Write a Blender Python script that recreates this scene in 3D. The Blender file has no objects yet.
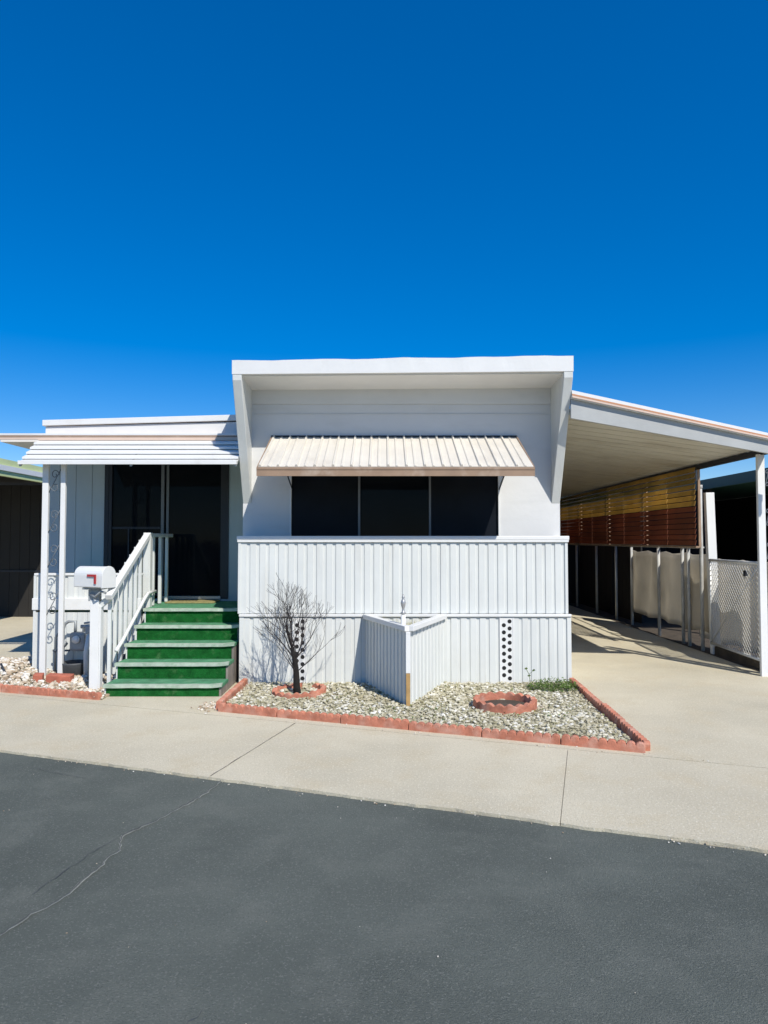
import bpy, math, random
from mathutils import Vector, Matrix, noise as mnoise
R = math.radians
sc = bpy.context.scene
col = sc.collection
random.seed(7)

# ------------------------------------------------------------------ camera
cam_d = bpy.data.cameras.new('camera'); cam = bpy.data.objects.new('camera', cam_d); col.objects.link(cam)
cam_d.sensor_fit = 'VERTICAL'; cam_d.sensor_height = 36.0; cam_d.lens = 36.0*710/1024
cam_d.clip_start = 0.05; cam_d.clip_end = 2000
cam.location = (0, 0, 1.6); cam.rotation_euler = (R(90)+math.atan(28/710), 0, 0)
sc.camera = cam
# ------------------------------------------------------------------ light
AZ, EL = R(29), R(44.6)                      # sun: to the right of and behind the camera
sdir = Vector((math.sin(AZ)*math.cos(EL), -math.cos(AZ)*math.cos(EL), math.sin(EL)))
sd = bpy.data.lights.new('sun', 'SUN'); sd.energy = 4.45; sd.angle = R(0.53); sd.color = (1.0, 0.95, 0.865)
sun = bpy.data.objects.new('sun', sd); col.objects.link(sun)
sun.rotation_euler = sdir.to_track_quat('Z', 'Y').to_euler()
sun.location = (6, -10, 12)
w = bpy.data.worlds.new('World'); sc.world = w; w.use_nodes = True
nt = w.node_tree; nt.nodes.clear()
sky = nt.nodes.new('ShaderNodeTexSky'); sky.sky_type = 'NISHITA'; sky.sun_disc = False
sky.sun_elevation = EL; sky.sun_rotation = math.atan2(sdir.x, sdir.y)
sky.altitude = 1500; sky.air_density = 1.0; sky.dust_density = 0.0; sky.ozone_density = 4.0
hs = nt.nodes.new('ShaderNodeHueSaturation'); hs.inputs['Saturation'].default_value = 1.75; hs.inputs['Hue'].default_value = 0.512; hs.inputs['Value'].default_value = 1.28
gm = nt.nodes.new('ShaderNodeGamma'); gm.inputs['Gamma'].default_value = 0.72
bgn = nt.nodes.new('ShaderNodeBackground'); bgn.inputs['Strength'].default_value = 0.15
wo = nt.nodes.new('ShaderNodeOutputWorld')
nt.links.new(sky.outputs[0], gm.inputs['Color']); nt.links.new(gm.outputs[0], hs.inputs['Color'])
nt.links.new(hs.outputs[0], bgn.inputs['Color']); nt.links.new(bgn.outputs[0], wo.inputs['Surface'])
sc.view_settings.view_transform = 'Standard'; sc.view_settings.look = 'None'
sc.view_settings.gamma = 1.0; sc.view_settings.exposure = 0.18
sc.view_settings.use_curve_mapping = False

# ------------------------------------------------------------------ materials
def mat(name, c, rough=0.6, var=0.08, scale=3.0, bump=0.0, bscale=60.0, metallic=0.0, spec=0.5,
        dirt=None, dscale=(1.5, 1.5, 1.5), dlo=0.55, dhi=0.75, dmix=0.5, island=0.0, transl=0.0, fine=0.0, fscale=200.0, ramp=None):
    m = bpy.data.materials.new(name); m.use_nodes = True
    n = m.node_tree; N = n.nodes; L = n.links
    bs = N['Principled BSDF']
    bs.inputs['Roughness'].default_value = rough; bs.inputs['Metallic'].default_value = metallic
    bs.inputs['Specular IOR Level'].default_value = spec
    geo = N.new('ShaderNodeNewGeometry')
    def mixc(fac, a, b, mode='MIX'):
        x = N.new('ShaderNodeMix'); x.data_type = 'RGBA'; x.blend_type = mode
        for s, v in ((x.inputs[0], fac), (x.inputs[6], a), (x.inputs[7], b)):
            if isinstance(v, bpy.types.NodeSocket): L.new(v, s)
            else: s.default_value = v
        return x.outputs[2]
    def noise(sc_, detail=5, stretch=None):
        t = N.new('ShaderNodeTexNoise'); t.inputs['Scale'].default_value = sc_; t.inputs['Detail'].default_value = detail
        t.inputs['Roughness'].default_value = 0.6
        if stretch:
            mp = N.new('ShaderNodeMapping'); mp.inputs['Scale'].default_value = stretch
            L.new(geo.outputs['Position'], mp.inputs[0]); L.new(mp.outputs[0], t.inputs['Vector'])
        else: L.new(geo.outputs['Position'], t.inputs['Vector'])
        return t.outputs['Fac']
    def mapr(s, a, b, c_=0.0, d=1.0):
        r = N.new('ShaderNodeMapRange'); L.new(s, r.inputs[0])
        for i, v in enumerate((a, b, c_, d)): r.inputs[i+1].default_value = v
        return r.outputs[0]
    lo = tuple(max(0, v*(1-var)) for v in c)+(1,); hi = tuple(min(1, v*(1+var)) for v in c)+(1,)
    out = mixc(mapr(noise(scale), 0.3, 0.7), lo, hi)
    if ramp:
        cr = N.new('ShaderNodeValToRGB'); cr.color_ramp.interpolation = 'LINEAR'
        while len(cr.color_ramp.elements) < len(ramp): cr.color_ramp.elements.new(0.5)
        for e, (p, cc) in zip(cr.color_ramp.elements, ramp): e.position = p; e.color = cc+(1,)
        L.new(geo.outputs['Random Per Island'], cr.inputs[0]); out = cr.outputs[0]
    if island:
        v = mapr(geo.outputs['Random Per Island'], 0, 1, 1-island, 1+island)
        out = mixc(1.0, out, v, 'MULTIPLY')
    if dirt:
        f = mapr(noise(1.0, 6, dscale), dlo, dhi, 0, dmix)
        out = mixc(f, out, tuple(dirt)+(1,))
    if fine:
        v = mapr(noise(fscale, 3), 0.25, 0.75, 1-fine, 1+fine)
        out = mixc(1.0, out, v, 'MULTIPLY')
    L.new(out, bs.inputs['Base Color'])
    if bump:
        b = N.new('ShaderNodeBump'); b.inputs['Strength'].default_value = 1.0; b.inputs['Distance'].default_value = bump
        L.new(noise(bscale, 6), b.inputs['Height']); L.new(b.outputs[0], bs.inputs['Normal'])
    if transl:
        tr = N.new('ShaderNodeBsdfTranslucent'); L.new(out, tr.inputs[0])
        ms = N.new('ShaderNodeMixShader'); ms.inputs[0].default_value = transl
        L.new(bs.outputs[0], ms.inputs[1]); L.new(tr.outputs[0], ms.inputs[2]); L.new(ms.outputs[0], N['Material Output'].inputs[0])
    return m

GREY = (0.42, 0.38, 0.31)
M = {}
M['white'] = mat('white_painted_metal', (0.64, 0.655, 0.63), 0.42, 0.04, 2, 0.004, 3, dirt=(0.45, 0.43, 0.38), dscale=(7, 7, .9), dlo=.52, dhi=.8, dmix=.4)
M['white_clean'] = mat('white_trim_paint', (0.72, 0.72, 0.7), 0.4, 0.03, 3, 0.002, 8, dirt=(0.5, 0.47, 0.4), dscale=(4, 4, 4), dlo=.58, dhi=.8, dmix=.3)
M['wall'] = mat('cream_white_wall_panel', (0.63, 0.63, 0.62), 0.5, 0.04, 1.2, 0.006, 2.2, dirt=(0.42, 0.42, 0.4), dscale=(1.2, 1.2, 5), dlo=.52, dhi=.8, dmix=.35)
M['soffit'] = mat('white_soffit_paint', (0.74, 0.73, 0.7), 0.55, 0.04, 2, 0.003, 4)
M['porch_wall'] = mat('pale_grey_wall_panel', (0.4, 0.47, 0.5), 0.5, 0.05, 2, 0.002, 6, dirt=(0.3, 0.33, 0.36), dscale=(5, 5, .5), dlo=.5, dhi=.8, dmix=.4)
M['awning'] = mat('cream_awning_metal', (0.66, 0.62, 0.54), 0.45, 0.05, 3, 0.002, 8, dirt=(0.42, 0.36, 0.28), dscale=(5, 1.5, 1.5), dlo=.5, dhi=.8, dmix=.4)
M['brown'] = mat('tan_brown_trim', (0.3, 0.2, 0.13), 0.5, 0.12, 6, dirt=(0.6, 0.5, 0.4), dscale=(4, 4, 4), dlo=.55, dhi=.75)
M['beige'] = mat('beige_gutter_paint', (0.66, 0.5, 0.4), 0.45, 0.06, 4)
M['orange'] = mat('orange_brown_stripe_paint', (0.5, 0.24, 0.12), 0.5, 0.1, 5)
M['fascia_grey'] = mat('pale_grey_fascia', (0.4, 0.41, 0.4), 0.5, 0.07, 3, 0.003, 5, dirt=(0.3, 0.3, 0.3), dscale=(3, 3, 6), dlo=.52, dhi=.75, dmix=.3)  # even grey for the band below the carport trim
M['pan'] = mat('cream_carport_pan', (0.66, 0.63, 0.53), 0.5, 0.06, 2, dirt=(0.3, 0.25, 0.17), dscale=(1, 2, 2), dlo=.5, dhi=.75, dmix=.5)
M['black'] = mat('black_painted_shade', (0.008, 0.008, 0.009), 0.8, 0.1)  # near-black colour stands in for unlit depth, in holes and on walls
M['dark_room'] = mat('dark_interior', (0.012, 0.012, 0.013), 0.9, 0.2, 1)
M['screen'] = mat('dark_insect_screen', (0.006, 0.008, 0.012), 0.45, 0.3, 3, 0.0, spec=.12)
M['glass'] = mat('dark_window_glass', (0.005, 0.007, 0.010), 0.04, 0.2, 2, 0.0012, 1.5, spec=.05)
M['pole_shaded'] = mat('white_pole_shade_tint', (0.42, 0.42, 0.4), 0.55, 0.15, 6, dirt=(0.15, 0.13, 0.1), dscale=(9, 9, 2), dlo=.5, dhi=.7, dmix=.7)  # white poles greyed here: dappled shade put into their colour
M['alu'] = mat('aged_aluminium', (0.42, 0.42, 0.41), 0.4, 0.08, 5, metallic=.5)
M['mullion'] = mat('dull_grey_window_mullion', (0.16, 0.17, 0.18), 0.5, 0.1, 5)
M['dark_frame'] = mat('dark_door_frame', (0.012, 0.014, 0.02), 0.5, 0.1)
M['blind'] = mat('vertical_blind_fabric', (0.045, 0.05, 0.055), 0.7, 0.2, 4)
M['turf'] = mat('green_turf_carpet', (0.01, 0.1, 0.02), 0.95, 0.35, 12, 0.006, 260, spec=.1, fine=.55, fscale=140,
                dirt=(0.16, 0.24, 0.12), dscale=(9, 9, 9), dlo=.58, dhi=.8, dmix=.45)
M['turf_sunlit'] = mat('sunlit_green_turf_carpet', (0.09, 0.26, 0.14), 0.95, 0.3, 8, 0.005, 240, spec=.1, fine=.4, fscale=140,
                dirt=(0.2, 0.32, 0.2), dscale=(5, 9, 9), dlo=.5, dhi=.75, dmix=.5)  # paler copy of the turf: grazing sun put into the treads' colour
M['nosing'] = mat('worn_grey_nosing', (0.4, 0.47, 0.38), 0.6, 0.2, 14, dirt=(0.1, 0.25, 0.12), dscale=(12, 12, 12), dlo=.5, dhi=.7)
M['wood_grey'] = mat('weathered_grey_wood', (0.24, 0.21, 0.18), 0.85, 0.25, 3, 0.003, 30, dirt=(0.08, 0.07, 0.06), dscale=(9, 9, .8), dlo=.45, dhi=.7, dmix=.6)
M['wood_tan'] = mat('bare_tan_wood', (0.42, 0.26, 0.1), 0.75, 0.2, 10, 0.001, 60)
M['doormat'] = mat('straw_doormat', (0.3, 0.26, 0.11), 0.95, 0.25, 20, 0.004, 150)
M['red_conc'] = mat('red_tinted_concrete', (0.46, 0.18, 0.115), 0.9, 0.3, 9, 0.004, 70, spec=.2, dirt=(0.58, 0.36, 0.28), dscale=(7, 7, 7), dlo=.48, dhi=.7, dmix=.7, fine=.15)
M['brick'] = mat('red_brick', (0.42, 0.13, 0.08), 0.9, 0.25, 9, 0.003, 80)
M['bark'] = mat('black_brown_bark', (0.009, 0.007, 0.006), 0.9, 0.4, 20, 0.004, 90)
M['twig'] = mat('grey_brown_twig', (0.03, 0.025, 0.025), 0.85, 0.3, 20)
M['soil'] = mat('grey_brown_soil', (0.42, 0.39, 0.27), 0.95, 0.35, 7, 0.01, 60, fine=.3)
M['dirt'] = mat('dark_dirt', (0.07, 0.055, 0.04), 0.95, 0.35, 5, 0.01, 50, fine=.3)
M['gravel'] = mat('mixed_pale_gravel', (0.5, 0.5, 0.4), 0.8, 0.1, 5, 0.003, 90, spec=.3, dirt=(0.36, 0.32, 0.2), dscale=(2.2, 2.2, 2.2), dlo=.42, dhi=.62, dmix=.65, ramp=[(0, (0.24, 0.23, 0.13)), (.15, (0.37, 0.34, 0.22)), (.4, (0.49, 0.455, 0.33)), (.65, (0.6, 0.565, 0.44)), (.85, (0.7, 0.67, 0.57)), (1, (0.8, 0.79, 0.73))])
M['rock'] = mat('tan_white_rock', (0.6, 0.52, 0.4), 0.85, 0.1, 5, 0.006, 60, spec=.3, ramp=[(0, (0.3, 0.22, 0.14)), (.25, (0.45, 0.36, 0.26)), (.5, (0.6, 0.52, 0.4)), (.75, (0.68, 0.63, 0.55)), (1, (0.8, 0.77, 0.7))])
M['leaf'] = mat('weed_leaf', (0.11, 0.18, 0.035), 0.7, 0.2, 20, island=.4, transl=.25)
M['dry'] = mat('dry_grass', (0.36, 0.34, 0.16), 0.85, 0.2, 20, island=.35)
M['red'] = mat('red_flag_paint', (0.42, 0.03, 0.03), 0.5, 0.1)
M['grey_metal'] = mat('grey_meter_metal', (0.3, 0.32, 0.33), 0.5, 0.15, 12, metallic=.2)
M['dark_grey'] = mat('dark_grey_plastic', (0.06, 0.065, 0.07), 0.6, 0.15, 8)
M['iron'] = mat('iron_grey_shade_tint', (0.12, 0.14, 0.16), 0.6, 0.15, 8)  # blue-grey puts shade into the scrollwork's colour; plain grey for one meter pipe
M['wire'] = mat('galvanised_wire', (0.62, 0.62, 0.6), 0.4, 0.1, 8, metallic=.3)
M['tarp'] = mat('off_white_sheet', (0.72, 0.68, 0.6), 0.8, 0.08, 1.5, 0.02, 2, transl=.55, dirt=(0.35, 0.32, 0.26), dscale=(3, 1.5, 1), dlo=.5, dhi=.8, dmix=.5)
M['slat_yellow'] = mat('yellow_louvre_slat', (0.6, 0.43, 0.16), 0.6, 0.25, 1.2, transl=.7, island=.12)
M['slat_red'] = mat('red_brown_louvre_slat', (0.34, 0.12, 0.06), 0.6, 0.25, 1.5, transl=.45, island=.15)
M['lime'] = mat('lime_green_roof_trim', (0.62, 0.68, 0.32), 0.5, 0.08, 2)
M['dark_green'] = mat('dark_green_roof_paint', (0.02, 0.06, 0.045), 0.5, 0.1, 2)
M['dark_brown'] = mat('brown_painted_shade', (0.014, 0.012, 0.009), 0.7, 0.2, 2)  # very dark brown stands in for the shade inside an open carport
M['night_wall'] = mat('charcoal_wall', (0.02, 0.02, 0.022), 0.7, 0.2, 2)
M['roofing'] = mat('white_roof_coating', (0.68, 0.68, 0.66), 0.7, 0.1, 1.5, 0.004, 9)

# concrete and asphalt get a richer graph
def ground_mat(name, base, dark, warm, sp_dark, sp_light, bump, bscale, spscale, smudge=0.5, crackc=None):
    m = bpy.data.materials.new(name); m.use_nodes = True
    N = m.node_tree.nodes; L = m.node_tree.links; bs = N['Principled BSDF']
    bs.inputs['Roughness'].default_value = 0.9; bs.inputs['Specular IOR Level'].default_value = 0.25
    geo = N.new('ShaderNodeNewGeometry')
    def noi(s, d=6, r=.6, st=None):
        t = N.new('ShaderNodeTexNoise'); t.inputs['Scale'].default_value = s; t.inputs['Detail'].default_value = d; t.inputs['Roughness'].default_value = r
        if st:
            mp = N.new('ShaderNodeMapping'); mp.inputs['Scale'].default_value = st; mp.inputs['Rotation'].default_value = (0, 0, R(19.6))
            L.new(geo.outputs['Position'], mp.inputs[0]); L.new(mp.outputs[0], t.inputs['Vector'])
        else: L.new(geo.outputs['Position'], t.inputs['Vector'])
        return t.outputs['Fac']
    def mr(s, a, b, c=0., d=1.):
        r = N.new('ShaderNodeMapRange'); L.new(s, r.inputs[0])
        for i, v in enumerate((a, b, c, d)): r.inputs[i+1].default_value = v
        return r.outputs[0]
    def mx(f, a, b):
        x = N.new('ShaderNodeMix'); x.data_type = 'RGBA'
        for s, v in ((x.inputs[0], f), (x.inputs[6], a), (x.inputs[7], b)):
            if isinstance(v, bpy.types.NodeSocket): L.new(v, s)
            else: s.default_value = v
        return x.outputs[2]
    o = mx(mr(noi(0.7), .35, .65), base+(1,), dark+(1,))
    o = mx(mr(noi(0.35, 4, .55), .5, .7, 0, .35), o, sp_dark+(1,))
    o = mx(mr(noi(2.6, 8, .65), .5, .72, 0, smudge), o, warm+(1,))
    o = mx(mr(noi(1.0, 7, .7, (.5, 5, 1)), .52, .75, 0, .45), o, dark+(1,))
    o = mx(mr(noi(spscale, 2, .7), .56, .66, 0, .8), o, sp_light+(1,))
    o = mx(mr(noi(spscale*1.37, 2, .7), .58, .68, 0, .75), o, sp_dark+(1,))
    L.new(o, bs.inputs['Base Color'])
    b = N.new('ShaderNodeBump'); b.inputs['Distance'].default_value = bump
    L.new(noi(bscale, 5, .7), b.inputs['Height']); L.new(b.outputs[0], bs.inputs['Normal'])
    return m
M['concrete'] = ground_mat('broom_concrete', (0.625, 0.565, 0.42), (0.53, 0.475, 0.35), (0.54, 0.46, 0.31), (0.36, 0.335, 0.25), (0.72, 0.67, 0.54), 0.006, 90, 60, .8)
M['asphalt'] = ground_mat('aged_asphalt', (0.142, 0.158, 0.135), (0.102, 0.115, 0.099), (0.185, 0.195, 0.166), (0.08, 0.088, 0.077), (0.205, 0.215, 0.187), 0.01, 150, 95, .6)
M['crack'] = mat('dark_crack_filler', (0.085, 0.09, 0.085), 0.95, 0.3, 20)
M['crack_lip'] = mat('pale_crack_edge', (0.25, 0.26, 0.23), 0.95, 0.3, 20, fine=.3)
M['joint'] = mat('dirty_concrete_joint', (0.17, 0.15, 0.12), 0.95, 0.4, 9, fine=.3)

# ------------------------------------------------------------------ mesh builder
class MB:
    def __init__(s): s.v = []; s.f = []; s.m = []; s.sm = []
    def add(s, vs, fs, m=0, smooth=False):
        b = len(s.v); s.v += [tuple(p) for p in vs]
        for f in fs: s.f.append(tuple(b+i for i in f)); s.m.append(m); s.sm.append(smooth)
        return s
    def box(s, x0, x1, y0, y1, z0, z1, m=0):
        return s.add([(x0, y0, z0), (x1, y0, z0), (x1, y1, z0), (x0, y1, z0), (x0, y0, z1), (x1, y0, z1), (x1, y1, z1), (x0, y1, z1)],
              [(0, 3, 2, 1), (4, 5, 6, 7), (0, 1, 5, 4), (1, 2, 6, 5), (2, 3, 7, 6), (3, 0, 4, 7)], m)
    def prism(s, pts, vec, m=0, smooth=False):
        n = len(pts); P = [Vector(p) for p in pts]; V = Vector(vec)
        nr = Vector((0, 0, 0))
        for i in range(n): nr += P[i].cross(P[(i+1) % n])
        if nr.dot(V) > 0: P.reverse()
        vs = P+[p+V for p in P]
        fs = [tuple(range(n)), tuple(range(2*n-1, n-1, -1))]
        s.add(vs, fs, m)
        b = len(s.v)-2*n
        for i in range(n):
            j = (i+1) % n; s.f.append((b+j, b+i, b+i+n, b+j+n)); s.m.append(m); s.sm.append(smooth)
        return s
    def beam(s, a, b, w, h, m=0, up=(0, 0, 1)):
        a, b = Vector(a), Vector(b); d = (b-a).normalized(); u = Vector(up)
        r = d.cross(u).normalized(); u = r.cross(d).normalized()
        q = [a+r*(i*w/2)+u*(j*h/2) for i, j in ((-1, -1), (1, -1), (1, 1), (-1, 1))]
        return s.prism(q, b-a, m)
    def tube(s, pts, rad, n=8, m=0, caps=True, smooth=True):
        P = [Vector(p) for p in pts]; k = len(P)
        if not isinstance(rad, (list, tuple)): rad = [rad]*k
        vs = []; pr = None
        for i in range(k):
            d = (P[min(i+1, k-1)]-P[max(i-1, 0)]).normalized()
            if pr is None: pr = d.orthogonal().normalized()
            else: pr = (pr-d*pr.dot(d)).normalized()
            q = d.cross(pr)
            for j in range(n):
                a = 2*math.pi*j/n; vs.append(P[i]+(pr*math.cos(a)+q*math.sin(a))*rad[i])
        fs = [(i*n+j, i*n+(j+1) % n, (i+1)*n+(j+1) % n, (i+1)*n+j) for i in range(k-1) for j in range(n)]
        if caps: fs += [tuple(range(n-1, -1, -1)), tuple(range((k-1)*n, k*n))]
        return s.add(vs, fs, m, smooth)
    def lathe(s, prof, c=(0, 0, 0), n=20, m=0, smooth=True):
        vs = [(c[0]+r*math.cos(2*math.pi*j/n), c[1]+r*math.sin(2*math.pi*j/n), c[2]+z) for r, z in prof for j in range(n)]
        k = len(prof)
        fs = [(i*n+j, i*n+(j+1) % n, (i+1)*n+(j+1) % n, (i+1)*n+j) for i in range(k-1) for j in range(n)]
        fs += [tuple(range(n-1, -1, -1)), tuple(range((k-1)*n, k*n))]
        return s.add(vs, fs, m, smooth)
    def build(s, name, mats, parent=None, loc=None, bevel=0.0):
        me = bpy.data.meshes.new(name)
        off = Vector((0, 0, 0))
        if parent is not None:
            q = parent
            while q is not None: off += q.location; q = q.parent
        elif loc is not None: off = Vector(loc)
        me.from_pydata([tuple(Vector(p)-off) for p in s.v], [], s.f)
        for mm in (mats if isinstance(mats, (list, tuple)) else [mats]): me.materials.append(M[mm] if isinstance(mm, str) else mm)
        me.polygons.foreach_set('material_index', s.m); me.polygons.foreach_set('use_smooth', s.sm)
        me.update()
        o = bpy.data.objects.new(name, me); col.objects.link(o)
        if parent is not None: o.parent = parent
        elif loc is not None: o.location = loc
        if bevel:
            b = o.modifiers.new('bevel', 'BEVEL'); b.width = bevel; b.segments = 2; b.limit_method = 'ANGLE'; b.angle_limit = R(40)
        return o
def tag(o, label=None, cat=None, group=None, kind=None):
    if label: o['label'] = label
    if cat: o['category'] = cat
    if group: o['group'] = group
    if kind: o['kind'] = kind
    return o
def thing(name, label, cat, loc=(0, 0, 0), group=None):
    o = bpy.data.objects.new(name, None); col.objects.link(o); o.location = loc; o.empty_display_size = .2
    return tag(o, label, cat, group)
def copy_tree(o, parent=None):
    c = o.copy(); col.objects.link(c); c.parent = parent
    for ch in [x for x in bpy.data.objects if x.parent == o]: copy_tree(ch, c)
    return c
def rbox(*a, m=0): return MB().box(*a, m=m)

def corr(mb, p0, p1, z0, z1, pitch=.107, d=.016, back=.02, m=0, ztop=None):
    """ribbed metal sheet standing from p0 to p1 (xy); outward side is to the right of p0->p1"""
    a, b = Vector((p0[0], p0[1], 0)), Vector((p1[0], p1[1], 0)); Ln = (b-a).length; t = (b-a).normalized()
    n = Vector((t.y, -t.x, 0)); k = max(1, round(Ln/pitch)); p = Ln/k
    prof = []
    for i in range(k):
        for u, v in ((0, 0), (.58, 0), (.66, -d), (.9, -d), (.98, 0)): prof.append(((i+u)*p, v))
    prof.append((Ln, 0))
    N = len(prof); vs = []
    for (u, v) in prof:
        q = a+t*u+n*v; vs.append((q.x, q.y, z0)); vs.append((q.x, q.y, z1))
    for u, v in ((0, -d-back), (Ln, -d-back)):
        q = a+t*u+n*v; vs.append((q.x, q.y, z0)); vs.append((q.x, q.y, z1))
    fs = [(2*i, 2*i+2, 2*i+3, 2*i+1) for i in range(N-1)]
    B = 2*N
    fs += [(B, B+1, B+3, B+2), (B, 0, 1, B+1), (2*N-2, B+2, B+3, 2*N-1)]
    fs.append(tuple([2*i+1 for i in range(N)]+[B+3, B+1])); fs.append(tuple([2*i for i in range(N-1, -1, -1)]+[B, B+2]))
    mb.add(vs, fs, m); return mb

# ================================================================== setting
U = Vector((.942, -.3354, 0)).normalized(); Nn = Vector((.3354, .942, 0)).normalized()
def un(u, n, z=0): q = U*u+Nn*n; return (q.x, q.y, z)
def sheet(name, polys, z, m, thick=None, kind='structure'):
    mb = MB()
    for pg in polys:
        if thick: mb.prism([(x, y, z-thick) for x, y in pg], (0, 0, thick))
        else: mb.add([(x, y, z) for x, y in pg], [tuple(range(len(pg)))])
    o = mb.build(name, m); tag(o, kind=kind); return o
sheet('ground', [[(-400, -400), (400, -400), (400, 400), (-400, 400)]], -0.06, 'dirt')
ROADN = 4.187
sheet('road', [[un(-90, -5)[:2], un(90, -5)[:2], un(90, ROADN)[:2], un(-90, ROADN)[:2]]], -0.018, 'asphalt', .03)
# pavement: slabs with narrow open joints
sl = []
us = [-2.745-2.32*4*k for k in range(8, 0, -1)]+[-2.745, -.43, 4.2]+[4.2+9.3*k for k in range(1, 8)]
for a, b in zip(us[:-1], us[1:]):
    g = .0018
    
    # slightly ragged road edge
    edge = []
    nn = max(2, int((b-a)/.06))
    for i in range(nn+1):
        u = a+g+(b-a-2*g)*i/nn
        edge.append(un(u, ROADN+.02*mnoise.noise((u*1.7, 0, 0))+.016*mnoise.noise((u*9, 3, 0))+.008*mnoise.noise((u*23, 5, 0)))[:2])
    sl.append(edge+[un(b-g-.09, 5.655)[:2], un(a+g-.09, 5.655)[:2]])
sheet('pavement', sl, 0.0, 'concrete', .05)
sheet('driveway', [[un(-60, 5.667)[:2], un(60, 5.667)[:2], (60, 60), (-60, 60)]], 0.0, 'concrete', .05)
sheet('joint_dirt', [[un(-60, ROADN+.05)[:2], un(60, ROADN+.05)[:2], un(60, 5.8)[:2], un(-60, 5.8)[:2]]], -0.014, 'joint')
sheet('side_strip', [[(4.55, 7.9), (5.9, 7.9), (5.9, 30), (4.55, 30)]], 0.004, 'dirt')

def ribbon(pts, wid, seed, jag=.012):
    """thin jagged ribbon polygons along a ground polyline"""
    P = []
    for (a, b) in zip(pts[:-1], pts[1:]):
        a, b = Vector(a), Vector(b); k = max(2, int((b-a).length/.03))
        for i in range(k): P.append(a+(b-a)*i/k)
    P.append(Vector(pts[-1])); out = []
    rr = random.Random(seed)
    for i, p in enumerate(P):
        d = (P[min(i+1, len(P)-1)]-P[max(i-1, 0)]).normalized(); q = Vector((-d.y, d.x))
        o = q*(jag*mnoise.noise((p.x*5, p.y*5, seed))*2+rr.uniform(-jag, jag)*.7); ww = wid*(.35+abs(mnoise.noise((p.x*6, p.y*6, seed+9)))*1.6)
        out.append((p+o-q*ww, p+o+q*ww))
    return out
def rib_mesh(name, lines, z, m):
    mb = MB()
    for r_ in lines:
        vs = [];
        for a, b in r_: vs += [(a.x, a.y, z), (b.x, b.y, z)]
        mb.add(vs, [(2*i, 2*i+2, 2*i+3, 2*i+1) for i in range(len(r_)-1)])
    return tag(mb.build(name, m), kind='structure')
ck = [(-1.1, 4.84), (-1.14, 4.58), (-1.23, 4.34), (-1.34, 4.13), (-1.43, 3.95), (-1.38, 3.76), (-1.43, 3.41), (-1.49, 3.18), (-1.6, 2.9)]
rib_mesh('road_crack_edge', [ribbon(ck, .009, 3)], -0.014, 'crack_lip')
rib_mesh('road_crack', [ribbon(ck, .0035, 3), ribbon([(-1.45, 3.9), (-1.55, 3.6), (-1.6, 3.3)], .003, 5),
    ribbon([(-.62, 2.5), (-.74, 2.2)], .0025, 8), ribbon([(-2.5, 5.1), (-1.7, 4.7)], .002, 11)], -0.010, 'crack')
rib_mesh('pavement_joint_dirt', [ribbon([un(-2.745, 4.2)[:2], un(-2.79, 4.95)[:2], un(-2.835, 5.655)[:2]], .0035, 31, .003)], 0.004, 'joint')

# ================================================================== stones
PH = (1+5**.5)/2
ICO_V = [Vector(v).normalized() for v in ((-1, PH, 0), (1, PH, 0), (-1, -PH, 0), (1, -PH, 0), (0, -1, PH), (0, 1, PH), (0, -1, -PH), (0, 1, -PH), (PH, 0, -1), (PH, 0, 1), (-PH, 0, -1), (-PH, 0, 1))]
ICO_F = [(0, 11, 5), (0, 5, 1), (0, 1, 7), (0, 7, 10), (0, 10, 11), (1, 5, 9), (5, 11, 4), (11, 10, 2), (10, 7, 6), (7, 1, 8), (3, 9, 4), (3, 4, 2), (3, 2, 6), (3, 6, 8), (3, 8, 9), (4, 9, 5), (2, 4, 11), (6, 2, 10), (8, 6, 7), (9, 8, 1)]
def stone(mb, x, y, z, r, rng, flat=.6):
    mt = Matrix.Rotation(rng.uniform(0, 6.28), 3, 'Z') @ Matrix.Rotation(rng.uniform(-.6, .6), 3, 'X')
    sx, sy, sz = r*rng.uniform(.7, 1.35), r*rng.uniform(.6, 1.1), r*flat*rng.uniform(.7, 1.2)
    mb.add([Vector((x, y, z))+mt @ Vector((v.x*sx*rng.uniform(.75, 1.15), v.y*sy*rng.uniform(.75, 1.15), v.z*sz*rng.uniform(.75, 1.15))) for v in ICO_V], ICO_F)
def inside(pg, x, y):
    c = False; n = len(pg)
    for i in range(n):
        x1, y1 = pg[i]; x2, y2 = pg[(i+1) % n]
        if (y1 > y) != (y2 > y) and x < (x2-x1)*(y-y1)/(y2-y1)+x1: c = not c
    return c
BED = [(-1.53, 6.74), (1.93, 5.46), (2.06, 7.95), (-1.5, 7.95)]
LBED = [(-6.2, 8.25), (-2.82, 7.17), (-2.9, 8.6), (-4.2, 8.6), (-4.35, 9.6), (-6.2, 9.6)]
sheet('bed_soil', [BED], 0.006, 'soil'); sheet('bed_soil', [LBED], 0.006, 'soil')
TIP = (.23, 6.84); PL = (-.205, 8.0); PR = (.66, 8.0)
rng = random.Random(5); mb = MB(); cnt = 0
while cnt < 12500:
    x = rng.uniform(-1.55, 2.1); y = rng.uniform(5.4, 8.0)
    if not inside(BED, x, y) or inside([TIP, PR, PL], x, y): continue
    if (x+.9)**2+(y-7.46)**2 < .13**2: continue
    if (x-1.15)**2+(y-6.82)**2 < .24**2: continue
    h = .5+.5*mnoise.noise((x*1.3, y*1.3, 0))
    if rng.random() < .35*h and mnoise.noise((x*4, y*4, 4)) > .1: continue
    rs = .005+.02*rng.random()**2.2; stone(mb, x, y, .012+.006*rng.random()+.35*rs, rs, rng, .5); cnt += 1
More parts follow.
